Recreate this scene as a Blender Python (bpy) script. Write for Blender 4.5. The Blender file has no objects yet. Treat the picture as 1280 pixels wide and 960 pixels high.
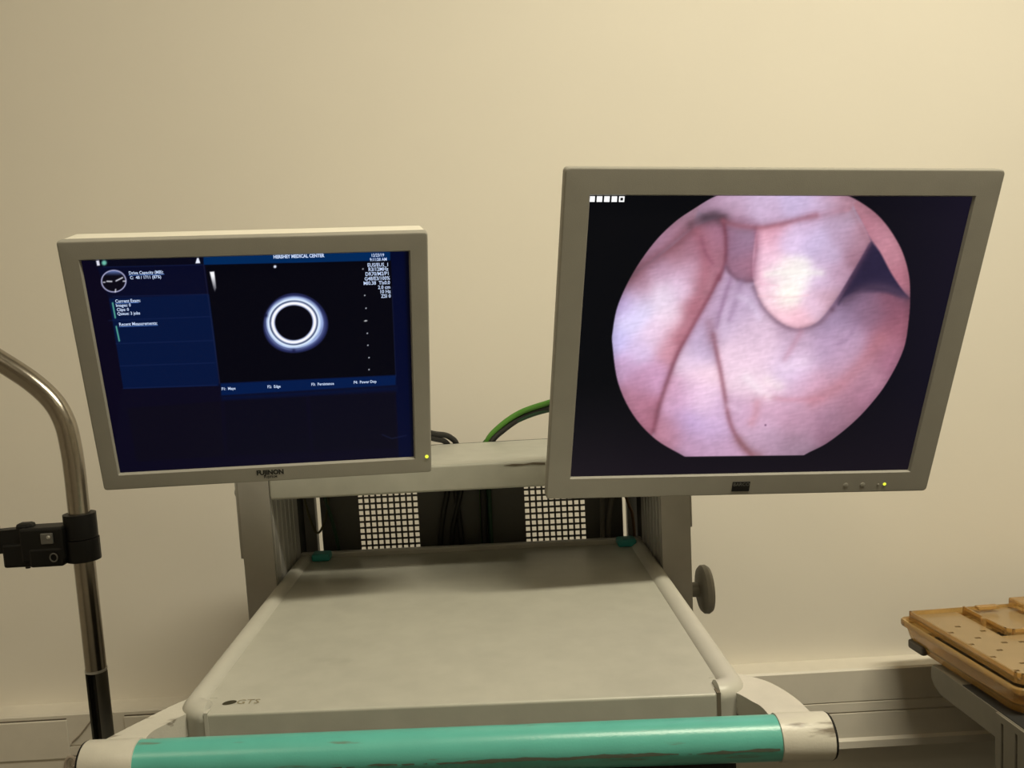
import bpy, bmesh, math, random
import numpy as np
from mathutils import Matrix, Vector

random.seed(4)
SC = bpy.context.scene
COL = SC.collection
RAD = math.radians
H = 1.5                      # camera height above the floor, metres

# ------------------------------------------------------------------ camera
cam_d = bpy.data.cameras.new('camera')
cam = bpy.data.objects.new('camera', cam_d)
COL.objects.link(cam)
SC.camera = cam
cam_d.sensor_width = 36.0
cam_d.lens = 1040.0 / 1280.0 * 36.0
cam_d.shift_x = (640.0 - 571.98) / 1280.0
cam_d.shift_y = (513.89 - 480.0) / 1280.0
cam_d.clip_start = 0.02
_R = [[0.9982621217609282, -0.006100695728277259, 0.05861329003733507],
      [-4.9879845147332395e-05, 0.9945390659145762, 0.10436495523768279],
      [-0.05892990556051173, -0.10418650527488416, 0.9928103738122581]]   # columns: right, forward, up
cam.matrix_world = Matrix([[_R[0][0], _R[0][2], -_R[0][1], 0],
                           [_R[1][0], _R[1][2], -_R[1][1], 0],
                           [_R[2][0], _R[2][2], -_R[2][1], H],
                           [0, 0, 0, 1]])

# ------------------------------------------------------------------ world, lights, exposure
world = bpy.data.worlds.new('world')
SC.world = world
world.use_nodes = True
world.node_tree.nodes['Background'].inputs[0].default_value = (0.9, 0.8, 0.6, 1)
world.node_tree.nodes['Background'].inputs[1].default_value = 0.05
SC.view_settings.view_transform = 'Standard'
SC.view_settings.look = 'None'
SC.view_settings.gamma = 1.0
SC.view_settings.exposure = 0.0
SC.view_settings.use_curve_mapping = False

CEIL = 3.0
# x, y, size x, size y, watts, colour
LAMPS = [(0.80, 0.15, 1.20, 0.20, 42.0, (1.0, 0.92, 0.71)),
         (-1.10, -0.45, 0.60, 0.60, 4.5, (1.0, 0.85, 0.69)),
         (1.10, -1.60, 0.60, 0.60, 1.0, (1.0, 0.90, 0.70))]  # last entry: unseen fill lamp, added to raise the ambient light
for i, (lx, ly, sx, sy, w, c) in enumerate(LAMPS):
    ld = bpy.data.lights.new('tube_light', 'AREA')
    ld.shape = 'RECTANGLE'
    ld.size = sx
    ld.size_y = sy
    ld.energy = w
    ld.color = c
    lo = bpy.data.objects.new('tube_light', ld)
    COL.objects.link(lo)
    lo.location = (lx, ly, CEIL - 0.075)

# ------------------------------------------------------------------ materials
def s2l(c):
    return tuple((v / 12.92 if v <= 0.04045 else ((v + 0.055) / 1.055) ** 2.4) for v in c)

def mat(name, col, rough=0.5, metal=0.0, var=0.05, scale=40.0, bump=0.0, bscale=300.0, spec=0.5,
        trans=0.0, emit=None, estr=0.0, coat=0.0):
    m = bpy.data.materials.new(name)
    m.use_nodes = True
    nt = m.node_tree
    b = nt.nodes['Principled BSDF']
    b.inputs['Roughness'].default_value = rough
    b.inputs['Metallic'].default_value = metal
    b.inputs['Specular IOR Level'].default_value = spec
    b.inputs['Transmission Weight'].default_value = trans
    b.inputs['Coat Weight'].default_value = coat
    tc = nt.nodes.new('ShaderNodeTexCoord')
    n = nt.nodes.new('ShaderNodeTexNoise')
    n.inputs['Scale'].default_value = scale
    n.inputs['Detail'].default_value = 4
    nt.links.new(tc.outputs['Object'], n.inputs['Vector'])
    r = nt.nodes.new('ShaderNodeValToRGB')
    r.color_ramp.elements[0].position = 0.3
    r.color_ramp.elements[1].position = 0.7
    r.color_ramp.elements[0].color = tuple(max(0, v * (1 - var)) for v in col) + (1,)
    r.color_ramp.elements[1].color = tuple(min(1, v * (1 + var)) for v in col) + (1,)
    nt.links.new(n.outputs['Fac'], r.inputs['Fac'])
    nt.links.new(r.outputs['Color'], b.inputs['Base Color'])
    if bump > 0:
        n2 = nt.nodes.new('ShaderNodeTexNoise')
        n2.inputs['Scale'].default_value = bscale
        n2.inputs['Detail'].default_value = 3
        nt.links.new(tc.outputs['Object'], n2.inputs['Vector'])
        bp = nt.nodes.new('ShaderNodeBump')
        bp.inputs['Strength'].default_value = bump
        bp.inputs['Distance'].default_value = 0.001
        nt.links.new(n2.outputs['Fac'], bp.inputs['Height'])
        nt.links.new(bp.outputs['Normal'], b.inputs['Normal'])
    if emit:
        b.inputs['Emission Color'].default_value = tuple(emit) + (1,)
        b.inputs['Emission Strength'].default_value = estr
    return m

def worn(name, col, dirt, rough, thresh=0.62, scale=30.0, stretch=(1, 1, 1), metal=0.0, bump=0.0, bscale=300.0):
    """paint with scuffs: dirt colour where a stretched noise is high"""
    m = mat(name, col, rough, metal, bump=bump, bscale=bscale)
    nt = m.node_tree
    b = nt.nodes['Principled BSDF']
    src = b.inputs['Base Color'].links[0].from_socket
    tc = nt.nodes.new('ShaderNodeTexCoord')
    mp = nt.nodes.new('ShaderNodeMapping')
    mp.inputs['Scale'].default_value = stretch
    nt.links.new(tc.outputs['Object'], mp.inputs['Vector'])
    n = nt.nodes.new('ShaderNodeTexNoise')
    n.inputs['Scale'].default_value = scale
    n.inputs['Detail'].default_value = 6
    nt.links.new(mp.outputs['Vector'], n.inputs['Vector'])
    r = nt.nodes.new('ShaderNodeValToRGB')
    r.color_ramp.elements[0].position = thresh
    r.color_ramp.elements[1].position = thresh + 0.06
    r.color_ramp.elements[0].color = (0, 0, 0, 1)
    r.color_ramp.elements[1].color = (0.85, 0.85, 0.85, 1)
    nt.links.new(n.outputs['Fac'], r.inputs['Fac'])
    mx = nt.nodes.new('ShaderNodeMixRGB')
    mx.inputs[2].default_value = tuple(dirt) + (1,)
    nt.links.new(r.outputs['Color'], mx.inputs[0])
    nt.links.new(src, mx.inputs[1])
    nt.links.new(mx.outputs['Color'], b.inputs['Base Color'])
    return m

def screen_mat(name):
    m = bpy.data.materials.new(name)
    m.use_nodes = True
    nt = m.node_tree
    b = nt.nodes['Principled BSDF']
    b.inputs['Base Color'].default_value = (0.002, 0.002, 0.0025, 1)
    b.inputs['Roughness'].default_value = 0.35
    b.inputs['Specular IOR Level'].default_value = 0.08
    a = nt.nodes.new('ShaderNodeVertexColor')
    a.layer_name = 'picture'
    nt.links.new(a.outputs['Color'], b.inputs['Emission Color'])
    b.inputs['Emission Strength'].default_value = 1.0
    return m

def glow(name, srgb, strength=1.0):
    return mat(name, (0.01, 0.01, 0.01), 0.4, emit=s2l(srgb), estr=strength)

M = {
    'wall': mat('wall_paint', (0.80, 0.76, 0.68), 0.75, var=0.015, scale=3, bump=0.12, bscale=90, spec=0.25),
    'ceiling': mat('ceiling_paint', (0.78, 0.76, 0.70), 0.9, var=0.02),
    'floor': mat('floor_vinyl', (0.12, 0.115, 0.10), 0.5, var=0.12, scale=20),
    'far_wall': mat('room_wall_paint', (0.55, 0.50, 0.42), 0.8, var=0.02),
    'trunk': mat('trunking_plastic', (0.72, 0.68, 0.60), 0.45, var=0.02),
    'bezel': mat('monitor_plastic', (0.285, 0.275, 0.243), 0.5, var=0.03, bump=0.15, bscale=900),
    'bezel_light': mat('monitor_side_plastic', (0.74, 0.71, 0.62), 0.5, var=0.03),
    'cart': worn('cart_enamel', (0.42, 0.42, 0.375), (0.20, 0.17, 0.13), 0.42, thresh=0.70, scale=12, stretch=(1, 4, 4)),
    'alu': mat('anodised_aluminium', (0.42, 0.41, 0.385), 0.42, metal=0.25, var=0.04),
    'shelf': worn('shelf_laminate', (0.40, 0.395, 0.345), (0.34, 0.335, 0.29), 0.32, thresh=0.66, scale=9, bump=0.06, bscale=700),
    'rim': mat('rim_plastic', (0.45, 0.44, 0.39), 0.4, var=0.03),
    'white_cap': worn('handle_end_enamel', (0.52, 0.50, 0.44), (0.10, 0.075, 0.05), 0.38, thresh=0.62, scale=26, stretch=(0.5, 2, 3), bump=0.15, bscale=500),
    'green': worn('grip_green_enamel', (0.095, 0.385, 0.33), (0.12, 0.18, 0.14), 0.30, thresh=0.63, scale=45, stretch=(0.35, 3, 3), bump=0.1, bscale=600),
    'teal': mat('teal_plastic', (0.02, 0.25, 0.24), 0.45),
    'panel': mat('dark_sheet_metal', (0.12, 0.118, 0.112), 0.5, metal=0.1),
    'rail': mat('grey_rail', (0.16, 0.16, 0.155), 0.45, metal=0.3),
    'black': mat('black_plastic', (0.006, 0.006, 0.006), 0.5, spec=0.3),
    'blackcable': mat('black_cable', (0.015, 0.015, 0.014), 0.5),
    'greencable': mat('green_cable', (0.08, 0.24, 0.03), 0.5),
    'dkgreencable': mat('dark_green_cable', (0.015, 0.06, 0.03), 0.5),
    'greycable': mat('grey_cable', (0.16, 0.15, 0.13), 0.5),
    'browncable': mat('brown_cable', (0.10, 0.05, 0.015), 0.5),
    'olive': mat('olive_cable', (0.07, 0.065, 0.02), 0.5),
    'knob': mat('grey_knob_plastic', (0.30, 0.29, 0.26), 0.5),
    'steel': mat('brushed_steel', (0.38, 0.35, 0.305), 0.22, metal=1.0, var=0.05, scale=120),
    'darksteel': mat('dark_steel', (0.12, 0.115, 0.10), 0.4, metal=0.6),
    'silver': mat('silver_button', (0.55, 0.55, 0.53), 0.3, metal=0.4),
    'text_black': mat('printed_black', (0.01, 0.01, 0.01), 0.5),
    'badge': mat('badge_black', (0.008, 0.008, 0.009), 0.3),
    'badge_text': mat('badge_grey', (0.16, 0.16, 0.15), 0.5),
    'print_brown': mat('printed_brown', (0.25, 0.22, 0.14), 0.6),
    'print_dark': mat('printed_dark', (0.03, 0.025, 0.01), 0.6),
    'wear': worn('grip_wear', (0.10, 0.125, 0.095), (0.075, 0.22, 0.18), 0.6, thresh=0.55, scale=70, stretch=(0.5, 1, 1)),
    'scuff_and_shadow': mat('paint_scuff_and_shadow', (0.12, 0.10, 0.07), 0.8),
    'led': glow('power_led', (0.88, 0.92, 0.25), 1.3),
    'txt': glow('screen_text', (0.80, 0.87, 1.0), 0.9),
    'white_txt': glow('screen_white', (1.0, 1.0, 1.0), 1.0),
    'blue_txt': glow('screen_blue_outline', (0.35, 0.55, 0.9), 0.7),
    'amber': mat('amber_plastic', (0.78, 0.52, 0.20), 0.12, trans=0.72, var=0.05, spec=0.5),
    'amber_pale': mat('amber_plate', (0.50, 0.36, 0.19), 0.22, trans=0.40, var=0.08, scale=14),
    'grey_and_shade': mat('tray_grey_and_shade', (0.10, 0.09, 0.08), 0.7, var=0.2, scale=20),
    'tool_steel': mat('tool_steel', (0.45, 0.46, 0.48), 0.3, metal=0.8),
    'trolley': mat('trolley_paint', (0.19, 0.175, 0.14), 0.5, var=0.04),
    'rubber_and_shade': mat('rubber_and_shade', (0.02, 0.02, 0.02), 0.7),
    'cord': mat('pale_cord', (0.42, 0.36, 0.30), 0.5),
    'diffuser': mat('lamp_diffuser', (0.8, 0.8, 0.75), 0.5, emit=(1.0, 0.85, 0.5), estr=3.0),
}

# ------------------------------------------------------------------ mesh helpers
def empty(name, loc=(0, 0, 0), rot=(0, 0, 0), mode='XYZ', label=None, cat=None, group=None):
    o = bpy.data.objects.new(name, None)
    COL.objects.link(o)
    o.location = loc
    o.rotation_mode = mode
    o.rotation_euler = rot
    o.empty_display_size = 0.05
    tag(o, label, cat, group)
    return o

def tag(o, label=None, cat=None, group=None, kind=None):
    if label: o['label'] = label
    if cat: o['category'] = cat
    if group: o['group'] = group
    if kind: o['kind'] = kind
    return o

def obj(name, bm, m, parent=None, smooth=False, loc=None, wn=False):
    bmesh.ops.recalc_face_normals(bm, faces=bm.faces)
    me = bpy.data.meshes.new(name)
    bm.to_mesh(me)
    bm.free()
    me.materials.append(M[m] if isinstance(m, str) else m)
    if smooth:
        me.polygons.foreach_set('use_smooth', [True] * len(me.polygons))
        try:
            me.set_sharp_from_angle(angle=RAD(35))
        except Exception:
            pass
    o = bpy.data.objects.new(name, me)
    COL.objects.link(o)
    if parent: o.parent = parent
    if loc: o.location = loc
    if wn:
        w = o.modifiers.new('weighted_normal', 'WEIGHTED_NORMAL')
        w.keep_sharp = True
        w.weight = 100
    return o

def box(bm, x0, x1, y0, y1, z0, z1, bev=0.0, seg=2):
    b2 = bmesh.new()
    bmesh.ops.create_cube(b2, size=1.0)
    for v in b2.verts:
        v.co = Vector(((x0 + x1) / 2 + v.co.x * (x1 - x0), (y0 + y1) / 2 + v.co.y * (y1 - y0), (z0 + z1) / 2 + v.co.z * (z1 - z0)))
    if bev > 0:
        bmesh.ops.bevel(b2, geom=list(b2.edges), offset=bev, segments=seg, affect='EDGES', profile=0.5)
    merge(bm, b2)
    return bm

def merge(bm, b2):
    vm = {}
    for v in b2.verts:
        vm[v] = bm.verts.new(v.co)
    for f in b2.faces:
        try:
            bm.faces.new([vm[v] for v in f.verts])
        except ValueError:
            pass
    b2.free()

def spline(pts, n=8):
    P = [Vector(p) for p in pts]
    if len(P) < 3: return P
    out = []
    Q = [P[0] * 2 - P[1]] + P + [P[-1] * 2 - P[-2]]
    for i in range(1, len(Q) - 2):
        p0, p1, p2, p3 = Q[i - 1], Q[i], Q[i + 1], Q[i + 2]
        for k in range(n):
            t = k / n
            out.append(0.5 * ((2 * p1) + (p2 - p0) * t + (2 * p0 - 5 * p1 + 4 * p2 - p3) * t * t + (3 * p1 - p0 - 3 * p2 + p3) * t ** 3))
    out.append(P[-1])
    return out

def tube(bm, pts, r, n=12, caps=True):
    P = [Vector(p) for p in pts]
    rs = r if isinstance(r, (list, tuple)) else [r] * len(P)
    rings = []
    up = None
    for i, p in enumerate(P):
        t = (P[min(i + 1, len(P) - 1)] - P[max(i - 1, 0)]).normalized()
        if up is None:
            up = Vector((0, 0, 1)) if abs(t.z) < 0.9 else Vector((1, 0, 0))
        a = (up - t * up.dot(t)).normalized()
        up = a
        b = t.cross(a)
        rings.append([bm.verts.new(p + (a * math.cos(2 * math.pi * k / n) + b * math.sin(2 * math.pi * k / n)) * rs[i]) for k in range(n)])
    for i in range(len(rings) - 1):
        for k in range(n):
            bm.faces.new([rings[i][k], rings[i][(k + 1) % n], rings[i + 1][(k + 1) % n], rings[i + 1][k]])
    if caps:
        bm.faces.new(rings[0][::-1])
        bm.faces.new(rings[-1])
    return bm

def rrect(w, h, r, n=4):
    pts = []
    r = max(r, 1e-5)
    for cx, cz, a0 in ((w / 2 - r, h / 2 - r, 0), (-w / 2 + r, h / 2 - r, 90), (-w / 2 + r, -h / 2 + r, 180), (w / 2 - r, -h / 2 + r, 270)):
        for k in range(n + 1):
            a = RAD(a0 + 90 * k / n)
            pts.append((cx + r * math.cos(a), cz + r * math.sin(a)))
    return pts

def loft(bm, loops, cap0=False, cap1=False):
    """loops: list of lists of 3D points, same length"""
    R_ = [[bm.verts.new(p) for p in lp] for lp in loops]
    n = len(R_[0])
    for a, b in zip(R_[:-1], R_[1:]):
        for k in range(n):
            bm.faces.new([a[k], a[(k + 1) % n], b[(k + 1) % n], b[k]])
    if cap0: bm.faces.new(R_[0][::-1])
    if cap1: bm.faces.new(R_[-1])
    return bm

def prism(bm, poly, axis, a, b):
    """extrude a 2D polygon along axis from a to b; poly in the two other axes in xyz order"""
    def P(q, t):
        return (t, q[0], q[1]) if axis == 0 else (q[0], t, q[1]) if axis == 1 else (q[0], q[1], t)
    v0 = [bm.verts.new(P(q, a)) for q in poly]
    v1 = [bm.verts.new(P(q, b)) for q in poly]
    n = len(poly)
    for k in range(n):
        bm.faces.new([v0[k], v0[(k + 1) % n], v1[(k + 1) % n], v1[k]])
    bm.faces.new(v0[::-1])
    bm.faces.new(v1)
    return bm

def bevel_all(bm, off, seg=2, angle=30):
    es = [e for e in bm.edges if len(e.link_faces) == 2 and e.calc_face_angle(0) > RAD(angle)]
    bmesh.ops.bevel(bm, geom=es, offset=off, segments=seg, affect='EDGES', profile=0.5)
    return bm

def holes_sheet(bm, xs, zs, is_hole, mk, thick):
    """sheet from grid lines xs, zs with real holes; mk(x,z,t) gives a 3D point at depth t; hole walls included"""
    nx, nz = len(xs), len(zs)
    solid = [[not is_hole(i, j) for j in range(nz - 1)] for i in range(nx - 1)]
    V = {}
    def vert(i, j, t):
        key = (i, j, t)
        if key not in V:
            V[key] = bm.verts.new(mk(xs[i], zs[j], thick * t))
        return V[key]
    def S(i, j):
        return 0 <= i < nx - 1 and 0 <= j < nz - 1 and solid[i][j]
    for i in range(nx - 1):
        for j in range(nz - 1):
            if not solid[i][j]: continue
            for t in (0, 1):
                q = [vert(i, j, t), vert(i + 1, j, t), vert(i + 1, j + 1, t), vert(i, j + 1, t)]
                bm.faces.new(q if t == 0 else q[::-1])
            for (di, dj, a, b) in ((-1, 0, (i, j), (i, j + 1)), (1, 0, (i + 1, j), (i + 1, j + 1)), (0, -1, (i, j), (i + 1, j)), (0, 1, (i, j + 1), (i + 1, j + 1))):
                if not S(i + di, j + dj):
                    bm.faces.new([vert(*a, 0), vert(*b, 0), vert(*b, 1), vert(*a, 1)])
    return bm

def text(name, s, size, m, parent, x, z, y=0.0, align='LEFT', bold=0.0, sx=1.0, flat=False, depth=0.0):
    """lettering in the local x-z plane facing -y (or lying flat, facing +z)"""
    cu = bpy.data.curves.new(name, 'FONT')
    cu.body = s
    cu.size = size
    cu.align_x = align
    cu.offset = bold
    cu.extrude = depth
    cu.resolution_u = 2
    t = bpy.data.objects.new(name, cu)
    COL.objects.link(t)
    dg = bpy.context.evaluated_depsgraph_get()
    me = bpy.data.meshes.new_from_object(t.evaluated_get(dg))
    bpy.data.objects.remove(t)
    bpy.data.curves.remove(cu)
    me.name = name
    n = len(me.vertices)
    co = np.empty(n * 3, np.float32)
    me.vertices.foreach_get('co', co)
    co = co.reshape(-1, 3)
    out = np.empty_like(co)
    if flat:
        out[:, 0] = x + co[:, 0] * sx; out[:, 1] = z + co[:, 1]; out[:, 2] = y + co[:, 2]
    else:
        out[:, 0] = x + co[:, 0] * sx; out[:, 1] = y - co[:, 2]; out[:, 2] = z + co[:, 1]
    me.vertices.foreach_set('co', out.ravel())
    me.materials.clear()
    me.materials.append(M[m])
    o = bpy.data.objects.new(name, me)
    COL.objects.link(o)
    o.parent = parent
    return o

# ------------------------------------------------------------------ the room
XL, XR, YF, YW = -2.2, 2.4, -2.6, 1.40
def slab(name, m, *b):
    return tag(obj(name, box(bmesh.new(), *b), m), kind='structure')
slab('wall_back', 'wall', XL - 0.1, XR + 0.1, YW, YW + 0.12, 0, CEIL)
slab('floor', 'floor', XL - 0.1, XR + 0.1, YF - 0.1, YW + 0.12, -0.1, 0)
slab('ceiling', 'ceiling', XL - 0.1, XR + 0.1, YF - 0.1, YW + 0.12, CEIL, CEIL + 0.1)
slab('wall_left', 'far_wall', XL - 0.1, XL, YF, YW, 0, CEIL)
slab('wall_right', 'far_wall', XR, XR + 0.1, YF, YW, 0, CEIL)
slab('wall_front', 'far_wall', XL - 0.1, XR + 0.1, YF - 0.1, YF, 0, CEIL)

LAMP_LABELS = ['long ceiling lamp above the cart and the two monitors', 'square ceiling lamp left of the camera',
               'added square fill lamp behind the camera on the right']
for i, (lx, ly, sx, sy, w, c) in enumerate(LAMPS):
    r = empty('ceiling_light', (lx, ly, CEIL), label=LAMP_LABELS[i], cat='ceiling light', group='ceiling lamps')
    bm = bmesh.new()
    box(bm, -sx / 2 - 0.03, sx / 2 + 0.03, -sy / 2 - 0.03, sy / 2 + 0.03, -0.04, 0, 0.006)
    obj('housing', bm, 'rim', r)
    bm = bmesh.new()
    box(bm, -sx / 2, sx / 2, -sy / 2, sy / 2, -0.062, -0.04, 0.004)
    obj('diffuser', bm, 'diffuser', r)

# dado trunking along the back wall: a profile with two grooves and a lower lip
YT = 1.355
prof = [(YW, H - 0.620), (YT + 0.003, H - 0.620), (YT, H - 0.623), (YT, H - 0.6765), (YT + 0.003, H - 0.6775), (YT + 0.003, H - 0.6785), (YT, H - 0.6795),
        (YT, H - 0.695), (YT + 0.004, H - 0.696), (YT + 0.004, H - 0.6975), (YT, H - 0.6985), (YT, H - 0.7415), (YT - 0.005, H - 0.7455),
        (YT - 0.005, H - 0.758), (YT, H - 0.761), (YW, H - 0.761)]
bm = bmesh.new()
prism(bm, prof, 0, XL, XR)
trunk = tag(obj('trim_1', bm, 'trunk'), kind='structure')
for k, (xa, xb) in enumerate(((-0.86, -0.7035), (-0.606, -0.455))):
    bm = bmesh.new()
    box(bm, xa, xb, YT - 0.0035, YT + 0.001, H - 0.6985, H - 0.630, 0.0015)
    sp = obj('socket_plate', bm, 'trunk', trunk)
    bm = bmesh.new()
    box(bm, xa + 0.001, xb - 0.001, YT - 0.0012, YT + 0.0005, H - 0.6296, H - 0.628)
    obj('painted_shadow_line', bm, 'scuff_and_shadow', sp)  # dark strip stands in for the shadow line along the plate's top edge
# a pale cord looped below the trunking plates
def wpt(px, py, Y):
    """point on the plane y = Y seen at photo pixel px, py"""
    d = [_R[i][0] * (px - 571.98) / 1040 + _R[i][1] - _R[i][2] * (py - 513.89) / 1040 for i in range(3)]
    t = Y / d[1]
    return Vector((d[0] * t, Y, H + d[2] * t))
bm = bmesh.new()
tube(bm, spline([wpt(84, 975, 1.346), wpt(82, 958, 1.346), wpt(84, 949, 1.346), wpt(89, 946, 1.346), wpt(93, 950, 1.346), wpt(91, 957, 1.346),
                 wpt(97, 955, 1.346), wpt(108, 948, 1.346), wpt(125, 938, 1.346)], 6), 0.003, 8)
tag(obj('cord', bm, 'cord', smooth=True), 'pale cord looped in front of the wall trunking left of the steel pole', 'cord')
bm = bmesh.new()
tube(bm, spline([wpt(120, 893, 1.352), wpt(112, 903, 1.352), wpt(101, 917, 1.352), wpt(90, 928, 1.352)], 6), 0.0011, 8)
tag(obj('thin_cord', bm, 'cord', smooth=True), 'thin pale cord slanting across the wall trunking beside the steel pole', 'cord')

# ------------------------------------------------------------------ the cart
CART_YAW = RAD(-2.04785)
cart = empty('endoscopy_cart', (0, 1.0, 0), (0, 0, CART_YAW),
             label='grey medical cart with empty top shelf, green grip handle and two rear posts', cat='cart')
X0, X1, X2, X3 = -0.2828, -0.2444, 0.2333, 0.2682
PB = 0.137                     # rear of the posts
ZBT, ZBB = H - 0.1697, H - 0.2028
def post_profile(inner, outer, sgn):
    """x-y outline of an extruded post; grooves on the inner face. sgn=+1: inner face looks to +x"""
    pts = [(outer, 0.0), (inner, 0.0)]
    y = 0.006
    for g in range(6):
        d = 0.0035
        pts += [(inner, y), (inner - sgn * d, y + 0.001), (inner - sgn * d, y + 0.005), (inner, y + 0.006)]
        y += 0.0205
    pts += [(inner, PB), (outer, PB)]
    return pts
for nm, (inn, out, sg) in (('L', (X1, X0, 1)), ('R', (X2, X3, -1))):
    bm = bmesh.new()
    prism(bm, post_profile(inn, out, sg), 2, 0.13, ZBT)
    post = obj('post', bm, 'alu', cart)
    # black gasket at the rear edge
    bm = bmesh.new()
    box(bm, min(inn, inn - sg * 0.02), max(inn, inn - sg * 0.02), PB, PB + 0.035, H - 0.62, ZBT - 0.002)
    obj('gasket', bm, 'black', post)
    # outer cover plate ending in a step
    bm = bmesh.new()
    zc = H - (0.275 if sg > 0 else 0.262)
    w = 0.0038 if sg > 0 else 0.0026
    box(bm, min(out, out - sg * w), max(out, out - sg * w), 0.001, PB - 0.004, zc, ZBT, 0.0008)
    obj('side_plate', bm, 'alu', post)
    bm = bmesh.new()
    xa = out - sg * w
    tube(bm, [(xa, 0.018, H - 0.194), (xa - sg * 0.004, 0.018, H - 0.194), (xa - sg * 0.0055, 0.018, H - 0.194)], [0.0062, 0.0058, 0.003], 14)
    obj('screw', bm, 'knob', post, smooth=True)

# cross beam (hollow folded box)
bm = bmesh.new()
box(bm, X1, X2, 0.0, 0.178, ZBB, ZBT, 0.0035, 3)
beam = obj('cross_beam', bm, 'cart', cart, smooth=True, wn=True)
bm = bmesh.new()
prism(bm, [(0.046, ZBT - 0.0045), (0.058, ZBT - 0.0032), (0.070, ZBT - 0.0040), (0.082, ZBT - 0.0026), (0.096, ZBT - 0.0036), (0.096, ZBT - 0.0062), (0.078, ZBT - 0.0050), (0.060, ZBT - 0.0060)], 1, -0.0007, 0.003)
obj('paint_chip', bm, 'scuff_and_shadow', beam)

# rear rails and the perforated back panel
YP = 0.205
for xa, xb in ((-0.256, -0.2325), (0.2232, 0.243)):
    bm = bmesh.new()
    box(bm, xa, xb, YP - 0.012, YP + 0.004, 0.35, ZBT - 0.004, 0.001)
    obj('rear_rail', bm, 'rail', cart)
pitch, hole = 0.00905, 0.0062
cells = []
xs = [-0.2268]
blocks = ((-0.1695, 10), (0.0758, 10))
hx = []
for bx0, n in blocks:
    for k in range(n):
        a = bx0 + k * pitch
        xs += [a, a + hole]
        hx.append(a)
xs.append(0.2182)
zs = [0.75]
hz = []
ztop = H - 0.2400
for j in range(12):
    b = ztop - j * pitch - hole
    hz.append(b)
for b in sorted(hz):
    zs += [b, b + hole]
zs.append(ZBT - 0.004)
hxs = set(round(a, 5) for a in hx)
hzs = set(round(b, 5) for b in hz)
bm = bmesh.new()
holes_sheet(bm, xs, zs, lambda i, j: round(xs[i], 5) in hxs and round(zs[j], 5) in hzs, lambda x, z, t: (x, YP + t, z), 0.0014)
obj('perforated_panel', bm, 'panel', cart)

# shelf
ZS = H - 0.3051
SL, SR, SF, SB = -0.2445, 0.2334, -0.3447, 0.1224
ZT = ZS - 0.0055                # the flat surface, just under the rim
shelf_root = obj('shelf', box(bmesh.new(), SL + 0.010, SR - 0.010, SF + 0.030, SB - 0.004, ZT - 0.030, ZT), 'shelf', cart)
bm = bmesh.new()
fr = [(SF + 0.030, ZT), (SF + 0.0026, ZT), (SF + 0.0010, ZT - 0.0006), (SF + 0.0003, ZT - 0.0014), (SF, ZT - 0.0028), (SF, ZT - 0.052), (SF + 0.004, ZT - 0.052), (SF + 0.030, ZT - 0.030)]
prism(bm, fr, 0, -0.2163, 0.2062)
obj('front_edge', bm, 'shelf', shelf_root, smooth=True, wn=True)
for xa, xb in ((SL + 0.013, -0.2163), (0.2062, SR - 0.013)):
    bm = bmesh.new()
    box(bm, xa, xb, SF + 0.014, SF + 0.031, ZT - 0.030, ZT - 0.0002)
    obj('corner_filler', bm, 'shelf', shelf_root)
# side rims with rounded front corners, swept as a tube-like D profile
def rim_path(sg):
    xo = SR - 0.0115 if sg > 0 else SL + 0.0115
    rc = 0.0142
    pts = [(xo, SB - 0.006), (xo, SF + 0.0115 + rc)]
    for k in range(1, 9):
        a = RAD(90 * k / 8)
        pts.append((xo - sg * rc * (1 - math.cos(a)), SF + 0.0115 + rc - rc * math.sin(a)))
    pts.append((0.2068 if sg > 0 else -0.2168, SF + 0.0115))
    return pts
for sg in (-1, 1):
    pts = rim_path(sg)
    P2 = [Vector((p[0], p[1])) for p in pts]
    bm = bmesh.new()
    prof2 = []
    for k in range(13):
        a = RAD(-20 + 220 * k / 12)
        prof2.append((0.0115 * math.cos(a), 0.0105 * math.sin(a)))
    prof2 = [(0.0112, -0.036)] + prof2 + [(-0.0112, -0.012)]
    loops = []
    for i, p in enumerate(P2):
        t = (P2[min(i + 1, len(P2) - 1)] - P2[max(i - 1, 0)]).normalized()
        nrm = Vector((t.y, -t.x)) * (-sg)       # outward
        dz = -0.0040 if i == len(P2) - 1 else 0.0
        loops.append([(p.x + nrm.x * q[0], p.y + nrm.y * q[0], ZS - 0.0105 + q[1] + dz) for q in prof2])
    loft(bm, loops, True, True)
    obj('side_rim', bm, 'rim', shelf_root, smooth=True)
    # dark joint between rim end and front edge, and the small post under it
    xj = 0.2066 if sg > 0 else -0.2166
    bm = bmesh.new()
    box(bm, xj - 0.0016, xj + 0.0016, SF - 0.0003, SF + 0.008, ZT - 0.050, ZT + 0.0008)
    obj('joint', bm, 'scuff_and_shadow' if sg > 0 else 'rim', shelf_root)
    bm = bmesh.new()
    tube(bm, [(xj + sg * 0.0075, SF + 0.010, ZS - 0.052), (xj + sg * 0.0075, SF + 0.010, ZS - 0.014)], 0.0075, 16)
    obj('corner_post', bm, 'rim', shelf_root, smooth=True)
bm = bmesh.new()
box(bm, SL + 0.004, SR - 0.004, SB - 0.006, SB + 0.004, ZT - 0.03, ZS + 0.0015, 0.002)
obj('rear_lip', bm, 'alu', shelf_root)
for xc in (-0.2085, 0.2065):
    bm = bmesh.new()
    box(bm, xc - 0.0125, xc + 0.0125, SB - 0.026, SB - 0.004, ZT, ZS + 0.005, 0.003)
    obj('corner_clip', bm, 'teal', shelf_root, smooth=True, wn=True)
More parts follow.
